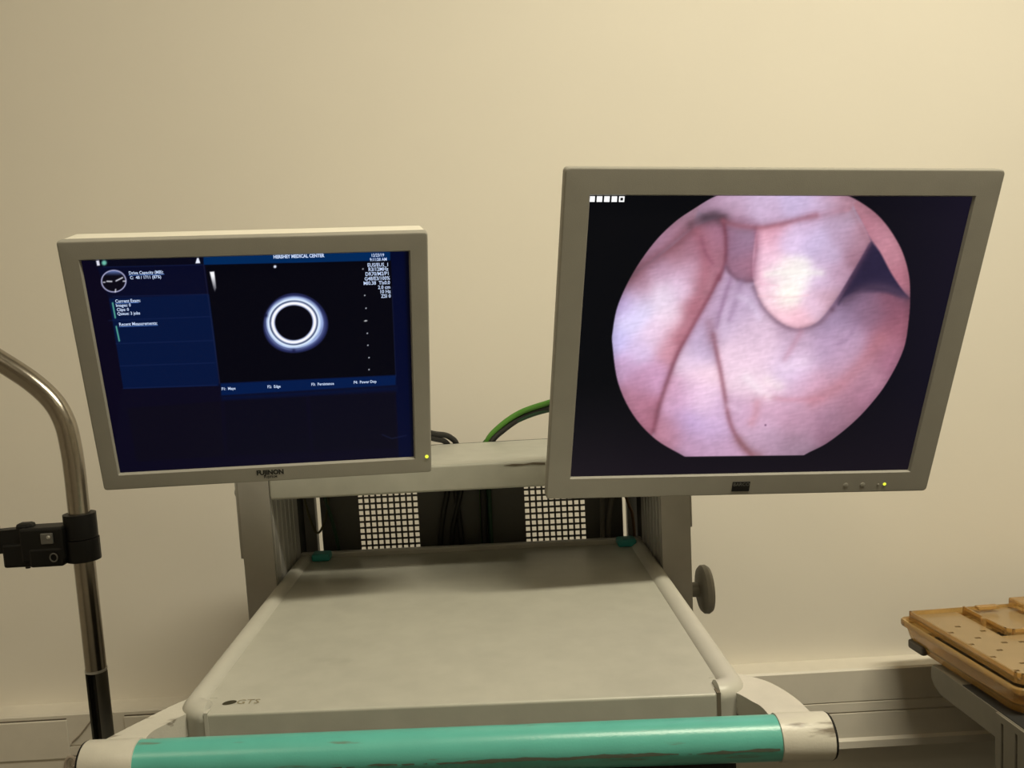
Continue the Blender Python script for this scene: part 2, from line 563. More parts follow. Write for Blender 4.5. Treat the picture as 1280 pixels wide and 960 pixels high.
# maker's mark near the front left of the shelf
bm = bmesh.new()
vs = []
for k in range(20):
    a = 2 * math.pi * k / 20
    rr = 1.0 - 0.25 * (math.cos(a) < -0.2)
    vs.append(bm.verts.new((-0.2030 + 0.0062 * math.cos(a) * rr + 0.002 * math.sin(a), SF + 0.0195 + 0.0042 * math.sin(a), ZT + 0.0003)))
bm.faces.new(vs)
obj('printed_mark', bm, 'print_dark', shelf_root)
text('printed_letters', 'GTS', 0.0115, 'print_brown', shelf_root, -0.1965, SF + 0.0160, ZT + 0.0004, flat=True)

# handle: green grip, sleeves, arms
HY, HZ = -0.400, H - 0.3205
bm = bmesh.new()
tube(bm, [(-0.2495, HY, HZ), (0.2335, HY, HZ)], 0.0165, 32)
grip = obj('grip', bm, 'green', cart, smooth=True)
rw = random.Random(8)
bm = bmesh.new()
NS = 150
prev = None
th_a, th_w = -4.0, 4.0
for k in range(NS + 1):
    x = -0.246 + (0.231 + 0.246) * k / NS
    th_a += rw.uniform(-1.2, 1.2) + (-4 - th_a) * 0.12
    th_w = max(0.6, th_w + rw.uniform(-1.5, 1.5) + (3.4 - th_w) * 0.15)
    cur = []
    for a in (th_a - th_w, th_a, th_a + th_w * 0.8):
        cur.append(bm.verts.new((x, HY - 0.01666 * math.cos(RAD(a)), HZ + 0.01666 * math.sin(RAD(a)))))
    if prev and th_w > 1.4:
        for q in range(2):
            bm.faces.new([prev[q], cur[q], cur[q + 1], prev[q + 1]])
    prev = cur
obj('wear_strip', bm, 'wear', grip, smooth=True)
for sg, xa, xb in ((-1, -0.2495, -0.2915), (1, 0.2335, 0.2715)):
    bm = bmesh.new()
    tube(bm, [(xa, HY, HZ), (xa + sg * 0.0004, HY, HZ), (xa + sg * 0.0004, HY, HZ), (xb - sg * 0.001, HY, HZ), (xb, HY, HZ)], [0.0166, 0.0172, 0.0174, 0.0174, 0.0168], 32)
    sl = obj('handle_end', bm, 'white_cap', cart, smooth=True)
    bm = bmesh.new()
    tube(bm, [(xb, HY, HZ), (xb + sg * 0.0016, HY, HZ)], [0.0172, 0.0165], 32)
    obj('end_cap', bm, 'black', sl, smooth=True)
    # flat curved arm from the shelf corner out to the sleeve
    if sg < 0:
        outer = [(-0.236, -0.300), (-0.2500, -0.3150), (-0.2600, -0.3300), (-0.2690, -0.3450), (-0.2790, -0.3620), (-0.2880, -0.3800), (-0.2900, -0.396)]
        inner = [(-0.252, -0.400), (-0.2535, -0.3700), (-0.2470, -0.3560), (-0.2400, -0.3440), (-0.2314, -0.3320), (-0.222, -0.320)]
    else:
        outer = [(0.226, -0.298), (0.2430, -0.3100), (0.2540, -0.3220), (0.2610, -0.3380), (0.2655, -0.3560), (0.2670, -0.3700), (0.2690, -0.396)]
        inner = [(0.236, -0.400), (0.2345, -0.3680), (0.2300, -0.3560), (0.2240, -0.3430), (0.2150, -0.3300), (0.206, -0.322)]
    o2 = [(p.x, p.y) for p in spline([(a, b, 0) for a, b in outer], 4)]
    i2 = [(p.x, p.y) for p in spline([(a, b, 0) for a, b in inner], 4)]
    bm = bmesh.new()
    prism(bm, o2 + i2, 2, HZ - 0.012, HZ + 0.0075)
    bevel_all(bm, 0.0022, 2, 50)
    obj('handle_arm', bm, 'white_cap', cart, smooth=True, wn=True)

# clamp knob on the right post
bm = bmesh.new()
zc, yc = H - 0.3555, 0.045
tube(bm, [(X3, yc, zc), (X3 + 0.020, yc, zc)], 0.0095, 20)
stem = obj('knob_stem', bm, 'knob', cart, smooth=True)
bm = bmesh.new()
tube(bm, [(X3 + 0.0180, yc, zc), (X3 + 0.0200, yc, zc), (X3 + 0.0230, yc, zc), (X3 + 0.0280, yc, zc), (X3 + 0.0320, yc, zc), (X3 + 0.0340, yc, zc)],
     [0.020, 0.0275, 0.0305, 0.0310, 0.0285, 0.020], 36)
obj('knob', bm, 'knob', cart, smooth=True)

# dark equipment bay under the shelf, base frame and casters
bm = bmesh.new()
box(bm, SL + 0.012, SR - 0.010, SF + 0.012, SB - 0.01, 0.62, ZT - 0.034, 0.003)
obj('equipment_bay', bm, 'black', cart)
bm = bmesh.new()
box(bm, X0, X3, SF + 0.02, PB + 0.06, 0.10, 0.16, 0.008)
obj('base_frame', bm, 'cart', cart)
for xc in (X0 + 0.03, X3 - 0.03):
    for yc in (SF + 0.06, PB + 0.02):
        bm = bmesh.new()
        tube(bm, [(xc, yc, 0.10), (xc, yc, 0.075)], 0.012, 12)
        box(bm, xc - 0.016, xc + 0.016, yc - 0.02, yc + 0.02, 0.07, 0.085)
        cs = obj('caster', bm, 'rail', cart)
        bm = bmesh.new()
        tube(bm, [(xc - 0.012, yc, 0.0425), (xc - 0.010, yc, 0.0425), (xc + 0.010, yc, 0.0425), (xc + 0.012, yc, 0.0425)], [0.036, 0.0425, 0.0425, 0.036], 24)
        box(bm, xc + 0.012, xc + 0.015, yc - 0.008, yc + 0.008, 0.04, 0.075)
        obj('wheel', bm, 'rubber_and_shade', cs, smooth=True)

# ------------------------------------------------------------------ screen pictures
def inv_h(Hm):
    return np.linalg.inv(np.array(Hm))
HR = [[1272.9114012240564, -238.5112424473214, 953.6169459023879], [23.163193899247666, -1367.7128199202075, 430.6805452533311], [0.08064673658517635, -0.4422581901157201, 1.0]]
HL = [[1319.7239255515838, -277.16026084326046, 324.09988307173154], [5.01422127648293, -1397.6957333762143, 458.5287176622306], [0.1289628862838061, -0.4794357844771599, 1.0]]
def to_px(Hm, x, z):
    Hm = np.array(Hm)
    w = Hm[2, 0] * x + Hm[2, 1] * z + Hm[2, 2]
    return (Hm[0, 0] * x + Hm[0, 1] * z + Hm[0, 2]) / w, (Hm[1, 0] * x + Hm[1, 1] * z + Hm[1, 2]) / w
def to_loc(Hm, px, py):
    v = inv_h(Hm) @ np.array([px, py, 1.0])
    return v[0] / v[2], v[1] / v[2]

def seg_dist(X, Y, pts, closed=False):
    d = np.full(X.shape, 1e9, np.float32)
    n = len(pts)
    for i in range(n if closed else n - 1):
        x0, y0 = pts[i]
        x1, y1 = pts[(i + 1) % n]
        dx, dy = x1 - x0, y1 - y0
        L = dx * dx + dy * dy + 1e-9
        t = np.clip(((X - x0) * dx + (Y - y0) * dy) / L, 0, 1)
        d = np.minimum(d, np.hypot(X - x0 - t * dx, Y - y0 - t * dy))
    return d
def inside(X, Y, pts):
    r = np.zeros(X.shape, bool)
    n = len(pts)
    for i in range(n):
        x0, y0 = pts[i]
        x1, y1 = pts[(i + 1) % n]
        c = ((y0 > Y) != (y1 > Y)) & (X < (x1 - x0) * (Y - y0) / (y1 - y0 + 1e-12) + x0)
        r ^= c
    return r
def smooth2(pts, n=5):
    return [(p.x, p.y) for p in spline([(a, b, 0) for a, b in pts], n)]
def mask(X, Y, pts, soft=1.0, sm=True):
    if sm:
        pts = smooth2(pts + [pts[0]])[:-1]
    d = seg_dist(X, Y, pts, True)
    s = np.where(inside(X, Y, pts), d, -d)
    return np.clip(s / (2 * soft) + 0.5, 0, 1)
def field(X, Y, samples, sig=16.0):
    num = np.zeros(X.shape + (3,), np.float32)
    den = np.full(X.shape, 1e-6, np.float32)
    for x, y, c in samples:
        q = ((X - x) ** 2 + (Y - y) ** 2) / (2 * sig * sig)
        w = np.exp(-q) + 1e-3 / (1 + q) ** 2
        num += w[..., None] * np.array(c, np.float32)
        den += w
    return num / den[..., None]
def over(A, c, m):
    return A * (1 - m[..., None]) + np.asarray(c, np.float32) * m[..., None]
def vnoise(X, Y, seed):
    rng = np.random.RandomState(seed)
    G = rng.rand(256, 256).astype(np.float32)
    xi = np.floor(X).astype(int); yi = np.floor(Y).astype(int)
    fx = X - xi; fy = Y - yi
    fx = fx * fx * (3 - 2 * fx); fy = fy * fy * (3 - 2 * fy)
    g = lambda a, b: G[a % 256, b % 256]
    return (g(xi, yi) * (1 - fx) + g(xi + 1, yi) * fx) * (1 - fy) + (g(xi, yi + 1) * (1 - fx) + g(xi + 1, yi + 1) * fx) * fy

def paint_right(X, Y):
    A = np.zeros(X.shape + (3,), np.float32)
    A[:] = (8, 9, 13)
    gx = np.clip((X - 1000) / 220, 0, 1)
    gy = np.clip((Y - 480) / 120, 0, 1)
    A += gx[..., None] * np.array((16, 11, 22)) * (1 - gy[..., None])
    A += gy[..., None] * np.array((18, 12, 16))
    circ = [(868, 580), (855.8, 571.7), (820.6, 550.6), (792.5, 520), (773.7, 480), (766.7, 433), (767, 415), (773.7, 382), (792.5, 342), (818.3, 304.8), (844, 279), (867.5, 262.6), (896.8, 245.5),
            (930, 236), (1030, 236), (1063.7, 246), (1091.7, 263), (1109.4, 280.7), (1123.6, 302), (1132.5, 321.5), (1138.7, 346), (1140, 371), (1138.6, 398), (1131.7, 438), (1110.6, 480), (1087, 510.8), (1063.7, 534), (1035, 556), (1008.7, 569.5), (985, 585), (900, 590)]
    mc = mask(X, Y, circ, 0.7) * np.clip((572.5 - (X - 855) * 0.012 - Y) / 1.2 + 0.5, 0, 1)
    B = field(X, Y, [(900, 360, (190, 160, 190)), (920, 385, (198, 172, 203)), (905, 400, (215, 190, 218)), (940, 420, (225, 195, 218)), (960, 450, (240, 208, 228)), (985, 465, (228, 204, 238)),
        (940, 480, (246, 216, 232)), (930, 450, (248, 216, 236)), (1000, 445, (228, 198, 225)), (1000, 425, (195, 163, 188)), (1040, 400, (165, 140, 172)), (1030, 430, (188, 158, 190)), (1060, 380, (148, 122, 152)),
        (1090, 390, (142, 106, 130)), (1120, 382, (132, 82, 100)), (1125, 415, (160, 98, 116)), (1110, 440, (178, 122, 142)), (1060, 430, (190, 156, 186)), (1060, 460, (207, 168, 196)), (1090, 470, (186, 136, 156)),
        (1070, 490, (186, 136, 156)), (1030, 490, (212, 164, 188)), (1000, 490, (224, 182, 208)), (960, 510, (218, 172, 198)), (930, 520, (212, 172, 202)), (950, 540, (203, 168, 194)), (1000, 530, (192, 148, 172)),
        (1040, 520, (176, 136, 160)), (1060, 520, (160, 116, 134)), (1000, 560, (162, 132, 152)), (960, 565, (178, 144, 168)), (1040, 545, (146, 106, 126)), (1085, 500, (162, 112, 136)), (1120, 455, (158, 103, 128)), (1070, 362, (120, 92, 118))], 15)
    # gap and fingers, back to front
    B = over(B, (43, 36, 62), mask(X, Y, [(1092, 302), (1112, 326), (1142, 368), (1130, 372), (1108, 366), (1078, 366), (1058, 374), (1050, 380), (1066, 345)], 3.0))
    B = over(B, field(X, Y, [(1075, 260, (182, 128, 143)), (1100, 290, (200, 140, 156)), (1120, 320, (192, 132, 147)), (1132, 350, (180, 116, 132)), (1088, 285, (172, 114, 130))], 12),
             mask(X, Y, [(1056, 238), (1085, 255), (1120, 290), (1150, 372), (1138, 372), (1118, 345), (1102, 315), (1090, 298), (1074, 268)], 1.3))
    B = over(B, field(X, Y, [(910, 300, (160, 120, 146)), (930, 310, (172, 138, 168)), (920, 340, (172, 126, 150)), (940, 330, (178, 126, 146)), (935, 290, (163, 138, 164))], 11),
             mask(X, Y, [(903, 272), (950, 278), (950, 340), (944, 352), (930, 352), (918, 346), (909, 334), (908, 300)], 1.8))
    B = over(B, field(X, Y, [(985, 370, (255, 253, 242)), (985, 345, (255, 243, 238)), (1000, 345, (255, 246, 246)), (970, 345, (255, 228, 242)), (960, 320, (250, 206, 228)), (955, 300, (240, 182, 203)), (990, 300, (230, 205, 238)),
        (1020, 300, (212, 192, 228)), (1040, 320, (206, 182, 214)), (1060, 300, (190, 160, 188)), (1075, 300, (176, 130, 146)), (1050, 280, (186, 160, 188)), (1060, 265, (178, 148, 168)), (1010, 280, (214, 184, 216)), (970, 285, (222, 162, 183)),
        (1030, 350, (228, 200, 232)), (1050, 345, (192, 152, 176)), (1020, 380, (238, 204, 228)), (1000, 400, (250, 198, 213)), (975, 395, (255, 208, 222)), (960, 370, (255, 217, 232)), (950, 345, (245, 190, 212)), (1037, 375, (194, 152, 168)), (1072, 322, (165, 120, 138))], 11),
             mask(X, Y, [(948, 283), (944, 310), (942, 342), (946, 362), (956, 384), (974, 402), (992, 411), (1008, 411), (1026, 402), (1044, 380), (1064, 348), (1087, 308), (1089, 298), (1074, 268), (1058, 250), (1000, 262)], 1.2))
    B = over(B, field(X, Y, [(890, 255, (186, 150, 176)), (920, 255, (200, 170, 198)), (950, 260, (206, 182, 213)), (1000, 255, (206, 186, 222)), (1040, 252, (196, 166, 192)), (960, 275, (205, 175, 205)), (920, 275, (178, 138, 162)), (1060, 250, (185, 136, 152)), (1020, 268, (206, 182, 216))], 13),
             mask(X, Y, [(868, 262), (890, 232), (1062, 232), (1066, 262), (1052, 266), (1025, 270), (1000, 276), (975, 281), (950, 284), (925, 282), (906, 274), (888, 270)], 1.8))
    B = over(B, field(X, Y, [(875, 440, (216, 196, 232)), (860, 450, (226, 198, 220)), (880, 470, (252, 218, 232)), (870, 490, (238, 200, 230)), (850, 500, (205, 162, 196)), (880, 500, (242, 208, 234)), (860, 530, (202, 172, 218)),
        (890, 540, (206, 176, 217)), (840, 540, (188, 132, 152)), (870, 560, (190, 150, 180)), (900, 560, (200, 160, 190)), (840, 490, (214, 164, 190)), (890, 430, (180, 150, 176)), (895, 400, (194, 164, 194)), (870, 420, (206, 182, 217)), (900, 520, (222, 186, 220))], 13),
             mask(X, Y, [(908, 345), (912, 372), (896, 405), (894, 425), (899, 450), (905, 482), (911, 518), (922, 550), (944, 590), (820, 590), (818, 545), (824, 515), (838, 472), (850, 442), (872, 402)], 1.5))
    B = over(B, field(X, Y, [(770, 430, (203, 193, 240)), (790, 400, (226, 217, 252)), (800, 380, (232, 222, 252)), (830, 370, (242, 224, 244)), (850, 360, (232, 203, 228)), (840, 400, (248, 224, 243)), (820, 420, (242, 213, 238)),
        (800, 440, (226, 202, 238)), (860, 340, (215, 176, 202)), (870, 310, (172, 122, 142)), (850, 320, (168, 118, 133)), (830, 340, (196, 156, 182)), (800, 362, (176, 130, 150)), (780, 380, (188, 163, 215)), (880, 350, (184, 130, 145)),
        (870, 390, (184, 125, 140)), (852, 420, (203, 140, 155)), (840, 440, (208, 148, 165)), (820, 470, (206, 158, 192)), (800, 480, (196, 146, 178)), (780, 460, (202, 163, 200)), (800, 510, (180, 120, 142)), (815, 530, (174, 114, 134)),
        (790, 500, (180, 125, 147)), (890, 300, (173, 118, 138)), (897, 330, (168, 113, 130)), (900, 290, (166, 116, 140))], 12),
             mask(X, Y, [(740, 400), (778, 358), (806, 336), (840, 310), (872, 284), (904, 274), (909, 300), (907, 332), (896, 358), (880, 388), (864, 416), (850, 442), (838, 470), (826, 505), (817, 545), (800, 580), (740, 540)], 1.4))
    B = over(B, field(X, Y, [(800, 330, (180, 136, 160)), (830, 300, (186, 141, 166)), (860, 270, (186, 146, 166)), (790, 345, (168, 118, 138)), (850, 285, (168, 123, 143))], 12),
             mask(X, Y, [(760, 372), (780, 352), (808, 332), (840, 306), (866, 284), (872, 268), (880, 240), (820, 280), (770, 340)], 2.2))
    B = over(B, (120, 82, 104), 0.30 * mask(X, Y, [(903, 272), (950, 278), (950, 340), (944, 352), (930, 352), (918, 346), (909, 334), (908, 300)], 4))
    def crease(B, pts, sig, col, k):
        d = seg_dist(X, Y, smooth2(pts))
        B = over(B, col, 0.28 * k * np.exp(-(d / (2.8 * sig)) ** 2))
        return over(B, col, 0.88 * k * np.exp(-(d / sig) ** 2 / 1.8))
    for pts, sig, col, k in (
        ([(770, 366), (785, 351), (810, 331), (840, 309), (866, 288)], 6.0, (112, 68, 78), 0.60),
        ([(866, 282), (880, 276), (892, 273), (905, 275)], 5.0, (84, 62, 72), 0.62),
        ([(882, 273), (894, 270), (905, 273)], 4.5, (64, 50, 60), 0.55),
        ([(906, 277), (909, 300), (908, 330), (900, 350)], 2.0, (118, 64, 80), 0.70),
        ([(900, 347), (890, 368), (875, 395), (862, 418), (850, 440), (840, 465), (828, 500), (818, 540)], 2.4, (126, 72, 88), 0.72),
        ([(873, 290), (882, 315), (884, 335), (878, 365), (862, 400), (850, 425)], 6.0, (165, 100, 115), 0.50),
        ([(878, 300), (884, 318), (892, 330)], 2.0, (140, 85, 105), 0.5),
        ([(893, 420), (897, 440), (903, 470), (908, 500), (914, 530), (925, 552), (942, 572)], 2.4, (146, 92, 106), 0.70),
        ([(925, 552), (935, 564), (950, 572)], 4.0, (140, 95, 100), 0.5),
        ([(910, 335), (918, 346), (930, 352), (942, 352)], 2.2, (116, 82, 102), 0.62),
        ([(946, 287), (947, 310), (942, 345)], 2.0, (150, 95, 118), 0.45),
        ([(905, 277), (925, 283), (950, 285), (975, 281), (1000, 275), (1022, 270)], 2.8, (150, 92, 106), 0.62),
        ([(1015, 272), (1040, 267), (1056, 265)], 4.0, (165, 115, 132), 0.35),
        ([(944, 360), (955, 384), (973, 403), (991, 412), (1007, 412), (1027, 404), (1042, 388)], 2.6, (122, 90, 108), 0.55),
        ([(1042, 388), (1066, 350), (1089, 308)], 2.2, (95, 65, 88), 0.45),
        ([(1066, 262), (1078, 285), (1090, 302)], 2.5, (150, 105, 118), 0.25),
        ([(1058, 378), (1080, 364), (1108, 361), (1134, 372)], 4.5, (92, 70, 92), 0.60),
        ([(915, 350), (905, 380), (897, 410)], 2.2, (148, 114, 146), 0.55),
        ([(928, 354), (922, 375), (914, 400)], 3.0, (160, 130, 162), 0.50),
        ([(888, 405), (893, 425)], 4.5, (158, 118, 138), 0.55),
        ([(1003, 416), (995, 430), (983, 450)], 2.8, (184, 128, 148), 0.34),
        ([(1104, 425), (1075, 460), (1045, 488), (1018, 502)], 7.0, (184, 118, 128), 0.45),
        ([(958, 497), (985, 501), (1030, 500)], 2.5, (204, 140, 158), 0.45),
        ([(1075, 400), (1065, 420), (1050, 432)], 2.0, (150, 120, 150), 0.35),
        ([(948, 505), (946, 520), (941, 530)], 4.0, (200, 140, 152), 0.45),
        ([(935, 474), (950, 488), (962, 496)], 4.5, (255, 238, 248), 0.55),
        ([(985, 460), (1005, 455)], 6.0, (250, 225, 245), 0.40),
        ([(962, 478), (975, 484)], 6.0, (255, 236, 236), 0.5),
        ([(912, 508), (925, 514)], 3.0, (240, 205, 230), 0.4),
        ([(960, 344), (985, 341), (1028, 342)], 3.2, (255, 252, 244), 0.5),
        ([(950, 371), (985, 373), (1012, 370)], 1.0, (240, 190, 200), 0.30),
        ([(952, 356), (975, 358)], 0.9, (240, 185, 205), 0.25),
        ([(925, 372), (940, 380), (950, 398)], 3.0, (228, 208, 235), 0.45)):
        B = crease(B, pts, sig, col, k)
    B = over(B, (85, 55, 80), 0.8 * np.exp(-((X - 958.5) ** 2 + (Y - 533) ** 2) / 1.6))
    # fine skin grain: streaks running across the fingers and the palm
    g = vnoise((X * 0.55 + Y * 0.25) * 0.5, (Y - X * 0.30) * 0.22, 3) - 0.5
    g2 = vnoise(X * 0.10 - Y * 0.05, Y * 0.45 + X * 0.1, 5) - 0.5
    g3 = vnoise(X * 0.05, Y * 0.06, 7) - 0.5
    B *= (1 + 0.045 * g + 0.06 * g2 + 0.05 * g3)[..., None]
    B = over(B, B * 0.80, np.clip(1 - seg_dist(X, Y, smooth2(circ + [circ[0]])[:-1], True) / 9.0, 0, 1) * 0.6)
    return np.clip(over(A, B, mc), 0, 255)

def paint_left(X, Y):
    A = np.zeros(X.shape + (3,), np.float32)
    A[:] = (7, 7, 30)
    def poly(A, pts, c, soft=0.5, k=1.0):
        return over(A, c, k * mask(X, Y, pts, soft, sm=False))
    A = poly(A, [(98, 318), (252, 315), (253, 332), (101, 336)], (6, 7, 24))
    A = poly(A, [(120, 335), (253, 332), (257, 370), (128, 374)], (6, 9, 36))
    A = poly(A, [(134, 374), (264, 369), (273, 484), (153, 488)], (4, 20, 58))
    A = poly(A, [(120, 334), (135, 374), (153, 488), (170, 580), (150, 600), (95, 320)], (9, 6, 26))
    A = poly(A, [(150, 488), (276, 484), (500, 474), (520, 575), (140, 600)], (10, 8, 28))
    for a, b in (((135, 402), (262, 397)), ((144, 431), (266, 427)), ((149, 459), (268, 455)), ((153, 487), (270, 483)), ((128, 335), (252, 332)), ((140, 372), (258, 369))):
        A = over(A, (22, 36, 78), 0.55 * np.exp(-(seg_dist(X, Y, [a, b]) / 0.7) ** 2))
    A = poly(A, [(253, 310), (488, 305), (488, 327), (254, 332)], (0, 40, 88))
    A = poly(A, [(488, 305), (525, 305), (525, 580), (499, 580)], (3, 8, 40))
    A = poly(A, [(506, 300), (530, 300), (530, 590), (516, 590)], (4, 4, 16), 2.5)
    A = poly(A, [(256, 332.5), (489, 326.5), (495, 470), (275, 480)], (4, 4, 14))
    A = poly(A, [(275, 481), (495, 470.5), (495, 483), (276, 496)], (2, 26, 72), 1.0)
    A = poly(A, [(276, 497), (496, 484), (497, 490), (277, 502)], (5, 14, 46), 2.0)
    A = poly(A, [(158, 512), (275, 503), (280, 572), (170, 579)], (11, 9, 24), 1.0)
    A = poly(A, [(280, 503), (382, 498), (388, 566), (284, 572)], (9, 8, 24), 1.0)
    A = poly(A, [(387, 497), (494, 493), (496, 562), (391, 567)], (9, 8, 24), 1.0)
    A = over(A, (36, 40, 70), 0.6 * np.exp(-(seg_dist(X, Y, [(254, 332), (274, 481)]) / 0.6) ** 2))
    A = over(A, (26, 34, 70), 0.6 * np.exp(-(seg_dist(X, Y, [(490, 360), (495, 472)]) / 0.6) ** 2))
    A = over(A, (28, 36, 70), 0.5 * np.exp(-(seg_dist(X, Y, [(478, 545), (490, 550), (508, 546)]) / 0.8) ** 2))
    # echo ring
    dx, dy = X - 367.0, Y - 404.6
    th = np.arctan2(dy, dx)
    rr = np.hypot(dx / 1.045, dy / 0.955)
    rr = rr * (1 + 0.010 * np.sin(2 * th + 0.6) + 0.008 * np.sin(3 * th))
    def band(c, w):
        return np.exp(-((rr - c) / w) ** 2)
    out_r = 37.5 + 2.2 * np.cos(th - 0.6) + 1.2 * np.sin(3 * th + 0.5)
    body = np.clip((out_r - rr) / 5.0, 0, 1) * np.clip((rr - 22.2) / 1.2, 0, 1)
    tex = 0.8 + 0.4 * vnoise(th * 3.2 + 20, rr * 0.9, 11)
    A = over(A, (138, 155, 214), body * 0.86 * tex)
    A = over(A, (60, 70, 140), 0.55 * np.clip((out_r + 2.5 - rr) / 2.0, 0, 1) * np.clip((rr - out_r + 5) / 3, 0, 1))
    A = over(A, (190, 212, 250), np.clip(0.75 * band(32.2, 2.6) * tex, 0, 1))
    A = over(A, (252, 252, 255), np.clip(1.25 * band(25.4, 1.8), 0, 1))
    A = over(A, (225, 240, 255), np.clip(1.0 * band(30.6, 1.3), 0, 1))
    A = over(A, (40, 50, 66), 0.75 * band(28.4, 0.75))
    A = over(A, (20, 22, 60), 0.6 * band(36.4, 0.7) * np.clip(np.cos(th + 1.6) * 2, 0, 1))
    A = over(A, (20, 26, 70), 0.5 * band(34.0, 0.6) * np.clip(np.cos(th - 2.4) * 2, 0, 1))
    A = over(A, (8, 10, 40), 0.7 * np.exp(-((dx + 35) ** 2 + (dy + 9) ** 2) / 6))
    A = over(A, (14, 14, 50), 0.6 * np.exp(-((dx - 0) ** 2 + (dy - 35) ** 2) / 5))
    # grey wedge, cursor dot, depth ticks
    wm = mask(X, Y, [(261.5, 341), (267.0, 340.5), (269.6, 361), (268, 366), (266.4, 362)], 0.7, sm=False)
    A = over(A, (250, 250, 255), wm * np.clip((372 - Y) / 26, 0, 1))
    def dot(A, x, y, r, c=(235, 240, 255), k=1.0):
        return over(A, c, k * np.exp(-(((X - x) ** 2 + (Y - y) ** 2) / (r * r)) ** 2))
    A = dot(A, 343.4, 334.4, 1.9)
    for i, (x, y) in enumerate(((453.8, 337.3), (456, 370.5), (457.6, 386.5), (457.2, 402.3), (459.3, 418), (460, 433), (461.4, 448.5), (461.4, 463.5))):
        A = dot(A, x, y, 0.95, (200, 205, 215), 0.9)
    A = over(A, (215, 215, 215), 0.8 * np.exp(-(seg_dist(X, Y, [(455.6, 402.6), (458.8, 402.2)]) / 0.7) ** 2))
    # icons and clock dial
    A = over(A, (225, 225, 240), mask(X, Y, [(118.8, 327), (122.4, 326.6), (123.6, 332.8), (120.2, 333.2)], 0.5, sm=False))
    A = dot(A, 129, 329.6, 3.3, (110, 190, 170))
    A = over(A, (235, 240, 255), mask(X, Y, [(245.6, 323.6), (247.4, 323.6), (249.6, 330), (243.6, 330.2)], 0.5, sm=False))
    cxx, cyy = 141.0, 352.6
    q = np.hypot((X - cxx) / 1.06, (Y - cyy) / 0.94)
    A = over(A, (10, 8, 20), np.clip((14.5 - q), 0, 1))
    A = over(A, (90, 110, 165), np.clip((14.5 - q), 0, 1) * np.clip((cyy - 6.5 - Y) / 6, 0, 1))
    A = over(A, (188, 188, 225), 0.95 * np.exp(-((q - 14.4) / 0.75) ** 2))
    for a, b, w in (((132.5, 352.8), (138.5, 353), 0.9), ((144, 352.2), (152, 348.2), 0.9), ((143, 366), (143.4, 363), 0.8), ((153, 352.6), (155.5, 352.6), 0.8), ((128, 354), (130, 354), 0.7)):
        A = over(A, (235, 235, 245), 0.9 * np.exp(-(seg_dist(X, Y, [a, b]) / w) ** 2))
    for a, b in (((139.6, 380), (143, 398.5)), ((144.2, 409.5), (148, 427.5))):
        A = over(A, (95, 185, 160), 0.95 * np.exp(-(seg_dist(X, Y, [a, b]) / 0.95) ** 2))
    return np.clip(A, 0, 255)

def picture_mesh(name, w, h, step, Hm, paint, parent, y, ink):
    nx, nz = int(w / step) + 1, int(h / step) + 1
    x = np.linspace(-w / 2, w / 2, nx)
    z = np.linspace(-h / 2, h / 2, nz)
    XX, ZZ = np.meshgrid(x, z)
    PX, PY = to_px(Hm, XX, ZZ)
    C = paint(PX.astype(np.float32), PY.astype(np.float32)) / 255.0
    C = np.where(C <= 0.04045, C / 12.92, ((C + 0.055) / 1.055) ** 2.4)
    co = np.stack([XX, np.full_like(XX, y), ZZ], -1).reshape(-1, 3).astype(np.float32)
    idx = np.arange(nx * nz).reshape(nz, nx)
    f = np.stack([idx[:-1, :-1], idx[:-1, 1:], idx[1:, 1:], idx[1:, :-1]], -1).reshape(-1, 4)
    me = bpy.data.meshes.new(name)
    me.vertices.add(len(co)); me.vertices.foreach_set('co', co.ravel())
    me.loops.add(f.size); me.loops.foreach_set('vertex_index', f.ravel().astype(np.int32))
    me.polygons.add(len(f)); me.polygons.foreach_set('loop_start', np.arange(0, f.size, 4, dtype=np.int32))
    me.update(calc_edges=True)
    at = me.color_attributes.new('picture', 'FLOAT_COLOR', 'POINT')
    at.data.foreach_set('color', np.concatenate([C.reshape(-1, 3), np.ones((len(co), 1))], 1).astype(np.float32).ravel())
    me.materials.append(ink)
    o = bpy.data.objects.new(name, me)
    COL.objects.link(o)
    o.parent = parent
    return o

# ------------------------------------------------------------------ monitors
def rl(w, h, r, y, dz=0.0):
    return [(p[0], y, p[1] + dz) for p in rrect(w, h, r)]

def monitor(name, loc, yaw, tilt, roll, W, Hh, w, h, label, rc, thick, taper, chamfer):
    root = empty(name, (loc[0], loc[1], H + loc[2]), (RAD(tilt), RAD(roll), RAD(yaw)), 'YXZ', label, 'monitor')
    bm = bmesh.new()
    e = chamfer
    loft(bm, [rl(W - 0.004, Hh - 0.004, rc, 0.012), rl(W, Hh, rc, 0.0115), rl(W, Hh, rc, 0.0022), rl(W - 0.0015, Hh - 0.0015, rc, 0.0006), rl(W - 0.004, Hh - 0.004, rc, 0.0),
              rl(w + 2 * e, h + 2 * e, 0.0008, 0.0), rl(w, h, 0.0006, 0.0026), rl(w, h, 0.0006, 0.006)])
    obj('bezel', bm, 'bezel', root, smooth=True, wn=True)
    bm = bmesh.new()
    loft(bm, [rl(W - 0.001 - taper[0], Hh - 0.001 - taper[0], rc, 0.011), rl(W - 0.001 - taper[1], Hh - 0.001 - taper[1], rc, thick), rl(W - 0.012 - taper[1], Hh - 0.012 - taper[1], rc, thick + 0.004), rl(W * 0.6, Hh * 0.6, 0.02, thick + 0.012)], False, True)
    obj('back_housing', bm, 'bezel_light', root, smooth=True, wn=True)
    return root

